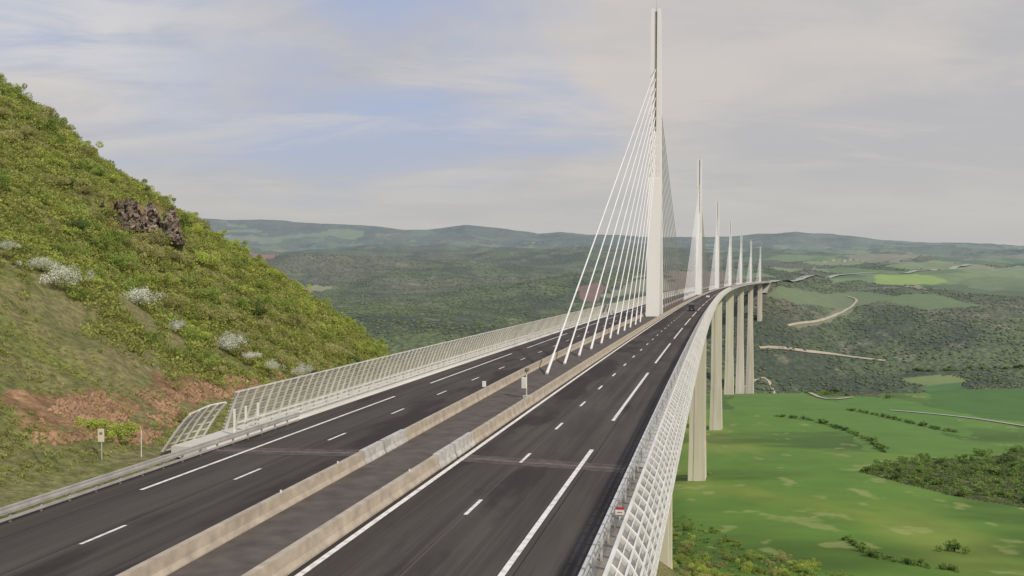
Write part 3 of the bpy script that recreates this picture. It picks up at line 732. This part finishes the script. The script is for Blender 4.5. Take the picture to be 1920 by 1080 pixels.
mb=MB(); mb.sweep([(15.98,.55),(16.08,1.1),(16.06,1.65)],[31.3,33.0],closed=False); mb.build('solid_panel',M['plate'],gr,gr.location)
ge=empty('end_screen',RP(59,-16.2)); tag(ge,'short boxy slatted end piece of wind screen standing apart at the left roadside','wind screen')
def EP(t,o,z):
    Yc=58.4+3.6*t; off=-(16.3-.5*t); return Vector(RP(Yc,off+(15.58-o)*1.8,z))
def hs_(t): return .88+.12*min(1,t*1.8)
for k in range(5):
    t=k/4; n=len(PR_L); mb=MB()
    pts=[EP(t,o,z*hs_(t)-.35) for o,z in PR_L]
    for i in range(n-1): mb.tube(pts[i],pts[i+1],.085,.08,6)
    mb.build('rib',M['paleL'],ge,ge.location)
for k in range(7):
    mb=MB()
    pts=[EP(t/5,PR_L[k][0]+.05,PR_L[k][1]*hs_(t/5)-.35) for t in range(6)]
    for a,b in zip(pts[:-1],pts[1:]): mb.tube(a,b,.055,.055,5)
    mb.build('rail',M['paleL'],ge,ge.location)
mb=MB(); vs=[EP(t/5,PR_L[k][0]+.03,PR_L[k][1]*hs_(t/5)-.35) for t in range(6) for k in range(7)]
mb.add(vs,[(a*7+b,a*7+b+1,a*7+b+8,a*7+b+7) for a in range(5) for b in range(6)]); mb.build('pane',M['paneL'],ge,ge.location)
for k,(y,o,lb) in enumerate([(63.2,-13.9,'white square post at the start of the left wind screen, nearest the end piece'),(64.8,-13.9,'middle white square post of three at the start of left wind screen'),(66.6,-13.9,'white square post farthest from the end piece of the three by the left wind screen')]):
    p=Vector(RP(y,o,-.1)); e=empty('marker_post',p); tag(e,lb,'post')
    mb=MB(); mb.box((0,0,.95),(.13,.13,1.9)); mb.build('shaft',M['plate'],e); mb=MB(); mb.loft([(0,0,1.9,.16,.16),(0,0,1.97,.05,.05)]); mb.build('cap',M['pale'],e)
# ---------------------------------------------------------------- small roadside things
x,y,z=-24.4,58.0,float(H(-24.4,58.0)); e=empty('road_sign',(x,y,z)); tag(e,'small yellowish white rectangular sign on a thin post in the left verge','sign')
mb=MB(); mb.tube((0,0,-.2),(0,0,1.9),.035); mb.build('post',M['steel'],e); mb=MB(); mb.box((0,-.05,1.5),(.38,.03,.78)); mb.build('plate',mat('yellowish_plate',(.72,.66,.48)),e,bevel=.01)
mb=MB(); mb.box((0,-.07,1.62),(.16,.006,.14)); mb.build('symbol',M['metalbrown'],e)
for x,y,lb in((-26.4,54.5,'thin wooden stake in the grass left of the small white sign'),(-23.0,60.5,'thin pale stake in the verge right of the small white sign')):
    z=float(H(x,y)); mb=MB(); mb.tube((0,0,-.2),(0.03,0,1.7),.03,.025,6); o=mb.build('stake',M['metalbrown'] if x<-25 else M['pale'],None); o.location=(x,y,z); tag(o,lb,'stake')
p=Vector(RP(86,1.55,0)); e=empty('camera_pole',p,R(-12)); tag(e,'small camera pole with white cabinet standing between the median barriers','camera pole')
mb=MB(); mb.tube((.15,0,0),(.15,0,2.35),.05); mb.build('pole',M['pale'],e)
mb=MB(); mb.box((-.05,-.12,1.35),(.42,.3,.95)); mb.build('cabinet',M['plate'],e,bevel=.03)
mb=MB(); mb.box((.22,-.1,2.5),(.3,.55,.28)); mb.tube((.22,-.36,2.5),(.22,-.5,2.5),.08); mb.build('camera_head',M['metalbrown'],e,bevel=.03)
mb=MB(); mb.box((.1,0,.12),(.5,.5,.24)); mb.build('base',M['cover'],e,bevel=.02)
p=Vector(RP(86,LB(86),.75)); e=empty('marker_plate',p); tag(e,'small white plate on a short stand on top of the left median barrier','sign')
mb=MB(); mb.tube((0,0,0),(0,0,.2),.03); mb.build('stand',M['steel'],e); mb=MB(); mb.box((0,0,.4),(.34,.04,.5)); mb.build('plate',M['plate'],e,bevel=.01)
p=Vector(RP(35.5,14.8,2.98)); e=empty('emergency_plate',p,R(-12)); tag(e,'small red and white plate fixed on top of the right wind screen','sign')
mb=MB(); mb.box((0,0,0.10),(.30,.03,.17)); mb.build('white_field',M['plate'],e)
mb=MB(); mb.box((0,0,.23),(.30,.03,.08)); mb.build('red_field',M['red'],e)
mb=MB(); mb.box((0,-.02,.10),(.16,.006,.025)); mb.build('lettering',M['red'],e)
mb=MB(); mb.box((0,.05,0.0),(.05,.05,.4)); mb.build('bracket',M['pale'],e)
# ---------------------------------------------------------------- vehicles
def vehicle(name,Yp,off,prof,win,paint,label,cat,wd=1.8,rearwin=None,lamp_z=.9,L=4.4):
    e=empty(name,RP(Yp,off,.02),-math.atan(dax(Yp))); tag(e,label,cat); n=len(prof); mb=MB()
    xs=[-wd/2,-wd/2+.08,wd/2-.08,wd/2]; vs=[]
    for j,xx_ in enumerate(xs):
        for (yy_,zz_) in prof:
            k=.0 if j in(1,2) else 1.0; t=max(0,(zz_-.95))*.16*k
            vs.append((xx_-math.copysign(t,xx_),yy_*(1-.015*k),zz_-(.03*k if zz_>.5 else 0)))
    fs=[]
    for j in range(3):
        for i in range(n): a=j*n+i; b=j*n+(i+1)%n; fs.append((a,b,b+n,a+n))
    fs+=[tuple(range(n-1,-1,-1)),tuple(3*n+i for i in range(n))]; mb.add(vs,fs); mb.build('body',paint,e)
    for s in(-1,1):
        for w in win:
            m2=MB(); vs=[(s*(wd/2+.008-max(0,(z_-.95))*.16),y_,z_) for y_,z_ in w]; m2.add(vs,[tuple(range(len(vs)))]); m2.build('side_window',M['glass'],e)
    (ya,za),(yb,zb)=rearwin; m2=MB(); m2.add([(-wd/2+.18,ya-.02,za),(wd/2-.18,ya-.02,za),(wd/2-.25,yb-.02,zb),(-wd/2+.25,yb-.02,zb)],[(0,1,2,3)]); m2.build('rear_window',M['glass'],e)
    for s in(-1,1):
        m2=MB(); m2.box((s*(wd/2-.14),-L/2-.01,lamp_z),(.18,.06,.3)); m2.build('tail_light',M['tail'],e)
        for yw in(-L*.3,L*.31):
            w=MB(); w.tube((s*(wd/2-.2),yw,.33),(s*(wd/2+.01),yw,.33),.33,.33,20); tw=w.build('tyre',M['black'],e)
            w=MB(); w.tube((s*(wd/2),yw,.33),(s*(wd/2+.02),yw,.33),.19,.17,14); w.build('rim',M['steel'],tw)
    m2=MB(); m2.box((0,-L/2-.03,.6),(.5,.02,.12)); m2.build('number_plate',M['plate'],e)
    m2=MB(); m2.box((0,-L/2,.42),(wd-.1,.16,.2)); m2.build('bumper',M['black'],e,bevel=.03)
vehicle('van',322,8.6,[(-2.5,.28),(-2.52,.9),(-2.45,2.1),(-2.3,2.25),(1.0,2.25),(1.35,2.1),(1.9,1.25),(2.45,1.0),(2.55,.6),(2.5,.28)],
  [[(.5,1.3),(1.6,1.3),(1.15,1.95),(.5,1.95)],[(-2.1,1.3),(.3,1.3),(.3,1.95),(-2.1,1.95)]],M['darkcar'],'dark van driving away in the right carriageway, the nearer of two vehicles','van',2.0,((-2.5,1.3),(-2.46,1.95)),1.05,5.0)
vehicle('car',520,8.8,[(-2.2,.26),(-2.25,.75),(-2.1,1.0),(-1.55,1.42),(.4,1.46),(1.2,.98),(2.05,.82),(2.2,.55),(2.15,.26)],
  [[(-1.5,.98),(-.5,.98),(-.5,1.36),(-1.3,1.34)],[(-.4,.98),(.9,.98),(.35,1.36),(-.4,1.36)]],M['whitecar'],'white car far ahead in the right carriageway near the second pylon','car',1.8,((-2.02,1.04),(-1.6,1.38)),.78,4.4)
# ---------------------------------------------------------------- rock outcrop + scree
def rock(name,px,py,w,h,seed,label):
    x,y,z=G(px,py,H)
    NX,NZ=130,96
    gu,gv=np.meshgrid(np.linspace(-1,1,NX),np.linspace(0,1,NZ))
    prof=np.clip(1-np.abs(gu)**2.6,0,1); top=prof**.6*(.74+.34*fbm(gu*3.1+seed,gu*0,seed,4))
    zz=gv*h*np.clip(top,.04,1.1)
    xx_=gu*w/2
    big=fbm(xx_*.8+seed,zz*.45,seed+4,3); crk=fbm(xx_*1.7+seed,zz*.8,seed+9,5); fine=fbm(xx_*3.5,zz*3.5,seed+21,4)
    ledge=np.floor(zz*1.1+big*1.3)*.28
    yy=-.8*prof*(1-gv)+zz*.30+ledge*.6-big*.7-(.5-np.abs(crk))*1.1-fine*.28
    V=np.stack([xx_+fine*.15,yy,zz-.9+fine*.12],-1).reshape(-1,3); nx=NX
    i=np.arange(NZ-1)[:,None]*nx+np.arange(nx-1)[None]; Fa=np.stack([i,i+1,i+1+nx,i+nx],-1).reshape(-1,4)
    back=V.copy(); back[:,1]+=7; n0=len(V); row=np.arange(nx-1)+(NZ-1)*nx; topf=np.stack([row,row+1,row+1+n0,row+n0],-1)
    Vn=np.concatenate([V,back]); Fa=np.concatenate([Fa,Fa[:,::-1]+n0,topf])
    me=fast_mesh(name,Vn,Fa,False); o=link(name,me,M['rock'],None,(x,y,z)); o.rotation_euler=(0,0,R(20)); tag(o,label,'rock'); return o
rock('rock_outcrop',225,420,6.5,4.6,3,'darker rough rock outcrop, left one of two on the hillside')
rock('rock_outcrop',288,446,7.6,6.4,8,'reddish cliff-like rock outcrop, right one of two on the hillside')
rg=np.random.default_rng(9)
sx=[p[0] for p in soilW]; sy=[p[1] for p in soilW]
xx=rg.uniform(min(sx),max(sx),12000); yy=rg.uniform(min(sy),max(sy),12000); ok=pip(soilW,xx,yy)&(fbm(xx/4,yy/4,77,3)>-.2); xx=xx[ok][:2600]; yy=yy[ok][:2600]; zz=H(xx,yy)
r=rg.uniform(.04,.20,len(xx)); Vv=ico[None]*r[:,None,None]*rg.uniform(.6,1.3,(len(xx),12,1))+np.stack([xx,yy,zz+.02],-1)[:,None]
me=fast_mesh('scree',Vv.reshape(-1,3),(icf[None]+np.arange(len(xx))[:,None,None]*12).reshape(-1,3)); tag(link('scree',me,M['stone']),'loose reddish stones on the bare slope behind the guard rail','scree',None,'stuff')
# ---------------------------------------------------------------- far houses
def house(px,py,label,group,w=16,rz=0):
    x,y,z=G(px,py); e=empty('farmhouse',(x,y,z),rz); tag(e,label,'house',group)
    mb=MB(); mb.box((0,0,2.5),(w,9,7)); mb.build('wall',M['wall'],e)
    mb=MB(); mb.add([(-w/2-.5,-5,6.01),(w/2+.5,-5,6.01),(w/2+.5,5,6.01),(-w/2-.5,5,6.01),(-w/2-.5,0,9),(w/2+.5,0,9)],[(0,1,5,4),(2,3,4,5),(0,4,3),(1,2,5),(3,2,1,0)]); mb.build('roof',M['roof'],e)
    for k in range(3):
        mb=MB(); mb.box((-w/3+k*w/3,-4.53,3),(1.4,.1,2)); mb.build('window',M['glass'],e)
for k,(px,py) in enumerate([(1562,489),(1574,488),(1583,490),(1594,488),(1606,489),(1618,490),(1545,492)]):
    house(px,py,'small pale farmhouse in the village cluster on the right plateau','houses on the right plateau',18,random.uniform(-.5,.5))
for px,py in [(985,457),(1000,456),(1013,457),(1024,456)]:
    house(px,py,'pale far house in the cluster left of the nearest pylon','houses left of the pylon',40,random.uniform(-.4,.4))
# ---------------------------------------------------------------- world, sun, camera
SUNEL=R(42); SUNAZ=R(140)
w=bpy.data.worlds.new('World'); SC.world=w; w.use_nodes=True; nt=w.node_tree; N=nt.nodes; L=nt.links; N.clear()
out=N.new('ShaderNodeOutputWorld'); bg=N.new('ShaderNodeBackground'); bg.inputs[1].default_value=.114
sk=N.new('ShaderNodeTexSky'); sk.sky_type='NISHITA'; sk.sun_disc=False; sk.sun_elevation=SUNEL; sk.sun_rotation=SUNAZ; sk.dust_density=2.5; sk.air_density=1.0
tc=N.new('ShaderNodeTexCoord'); sp=N.new('ShaderNodeSeparateXYZ'); L.new(tc.outputs['Generated'],sp.inputs[0])
def mth(op,a,b=None):
    n=N.new('ShaderNodeMath'); n.operation=op
    for i_,v in enumerate((a,b)):
        if v is None: continue
        if isinstance(v,(int,float)): n.inputs[i_].default_value=v
        else: L.new(v,n.inputs[i_])
    return n.outputs[0]
az=mth('ADD',mth('MAXIMUM',sp.outputs[2],0),.16)
cb=N.new('ShaderNodeCombineXYZ'); L.new(mth('DIVIDE',sp.outputs[0],az),cb.inputs[0]); L.new(mth('DIVIDE',sp.outputs[1],az),cb.inputs[1])
def nz(sc,st,det,loc=(0,0,0),dist=.3,rough=.55):
    mp=N.new('ShaderNodeMapping'); mp.inputs['Scale'].default_value=st; mp.inputs['Location'].default_value=loc; L.new(cb.outputs[0],mp.inputs[0])
    n=N.new('ShaderNodeTexNoise'); n.inputs['Scale'].default_value=sc; n.inputs['Detail'].default_value=det; n.inputs['Distortion'].default_value=dist; n.inputs['Roughness'].default_value=rough; L.new(mp.outputs[0],n.inputs[0]); return n.outputs['Fac']
def mr(s,a,b,c=0,d=1):
    r=N.new('ShaderNodeMapRange'); r.interpolation_type='SMOOTHSTEP'; r.inputs[1].default_value=a; r.inputs[2].default_value=b; r.inputs[3].default_value=c; r.inputs[4].default_value=d; L.new(s,r.inputs[0]); return r.outputs[0]
def mixn(f,a,b):
    x=N.new('ShaderNodeMix'); x.data_type='RGBA'
    if isinstance(f,float): x.inputs[0].default_value=f
    else: L.new(f,x.inputs[0])
    for s_,c_ in((6,a),(7,b)):
        if isinstance(c_,tuple): x.inputs[s_].default_value=(*c_,1)
        else: L.new(c_,x.inputs[s_])
    return x.outputs[2]
blue=mixn(.85,sk.outputs[0],(3.7,4.2,5.7))
c1=mixn(mr(nz(.9,(1,1,1),7,(1.3,.4,0)),.36,.64),(4.3,4.25,4.4),(5.3,5.0,4.8))
cover=mth('ADD',nz(.6,(1,1,1),6,(4.2,2.1,0)),mth('SUBTRACT',mth('MULTIPLY',sp.outputs[0],.50),mth('MULTIPLY',sp.outputs[2],.62)))
sky=mixn(mr(cover,.19,.42),blue,c1)
# one bright bank of cloud towards the upper left, streaky elsewhere
v1=N.new('ShaderNodeVectorMath'); v1.operation='DISTANCE'; L.new(tc.outputs['Generated'],v1.inputs[0]); v1.inputs[1].default_value=(-.40,.89,.225)
bank=mth('MULTIPLY',mr(v1.outputs['Value'],.19,.03),mr(nz(2.0,(.8,1.3,1),7,(2,5,0),.6,.6),.36,.6))
sky=mixn(mth('MULTIPLY',bank,.8),sky,(5.9,5.75,5.7))
sky=mixn(mr(nz(1.6,(.6,1.3,1),7,(0,7,0),.6,.6),.46,.70,0,.6),sky,(5.65,5.35,5.1))
sky=mixn(mr(nz(2.6,(.55,1.8,1),7,(3,1,0),.5,.6),.52,.74,0,.32),sky,(3.95,3.95,4.1))
hz=mr(sp.outputs[2],-.01,.15,.72,0)
sky=mixn(hz,sky,(4.35,4.35,4.2))
L.new(sky,bg.inputs[0]); L.new(bg.outputs[0],out.inputs[0])
sl=bpy.data.lights.new('sun','SUN'); sl.energy=3.1; sl.angle=R(2.5); sl.color=(1,.92,.79); so=bpy.data.objects.new('sun',sl); C.objects.link(so)
d=Vector((math.sin(SUNAZ)*math.cos(SUNEL),math.cos(SUNAZ)*math.cos(SUNEL),math.sin(SUNEL))); so.rotation_euler=d.to_track_quat('Z','Y').to_euler()
cd=bpy.data.cameras.new('camera'); cd.sensor_width=36; cd.lens=F/1920*36; cd.clip_start=.5; cd.clip_end=60000
co=bpy.data.objects.new('camera',cd); C.objects.link(co); co.location=(0,0,CAMH); co.rotation_euler=(R(90)-PITCH,0,0); SC.camera=co
SC.view_settings.view_transform='Standard'; SC.view_settings.look='None'; SC.view_settings.exposure=0
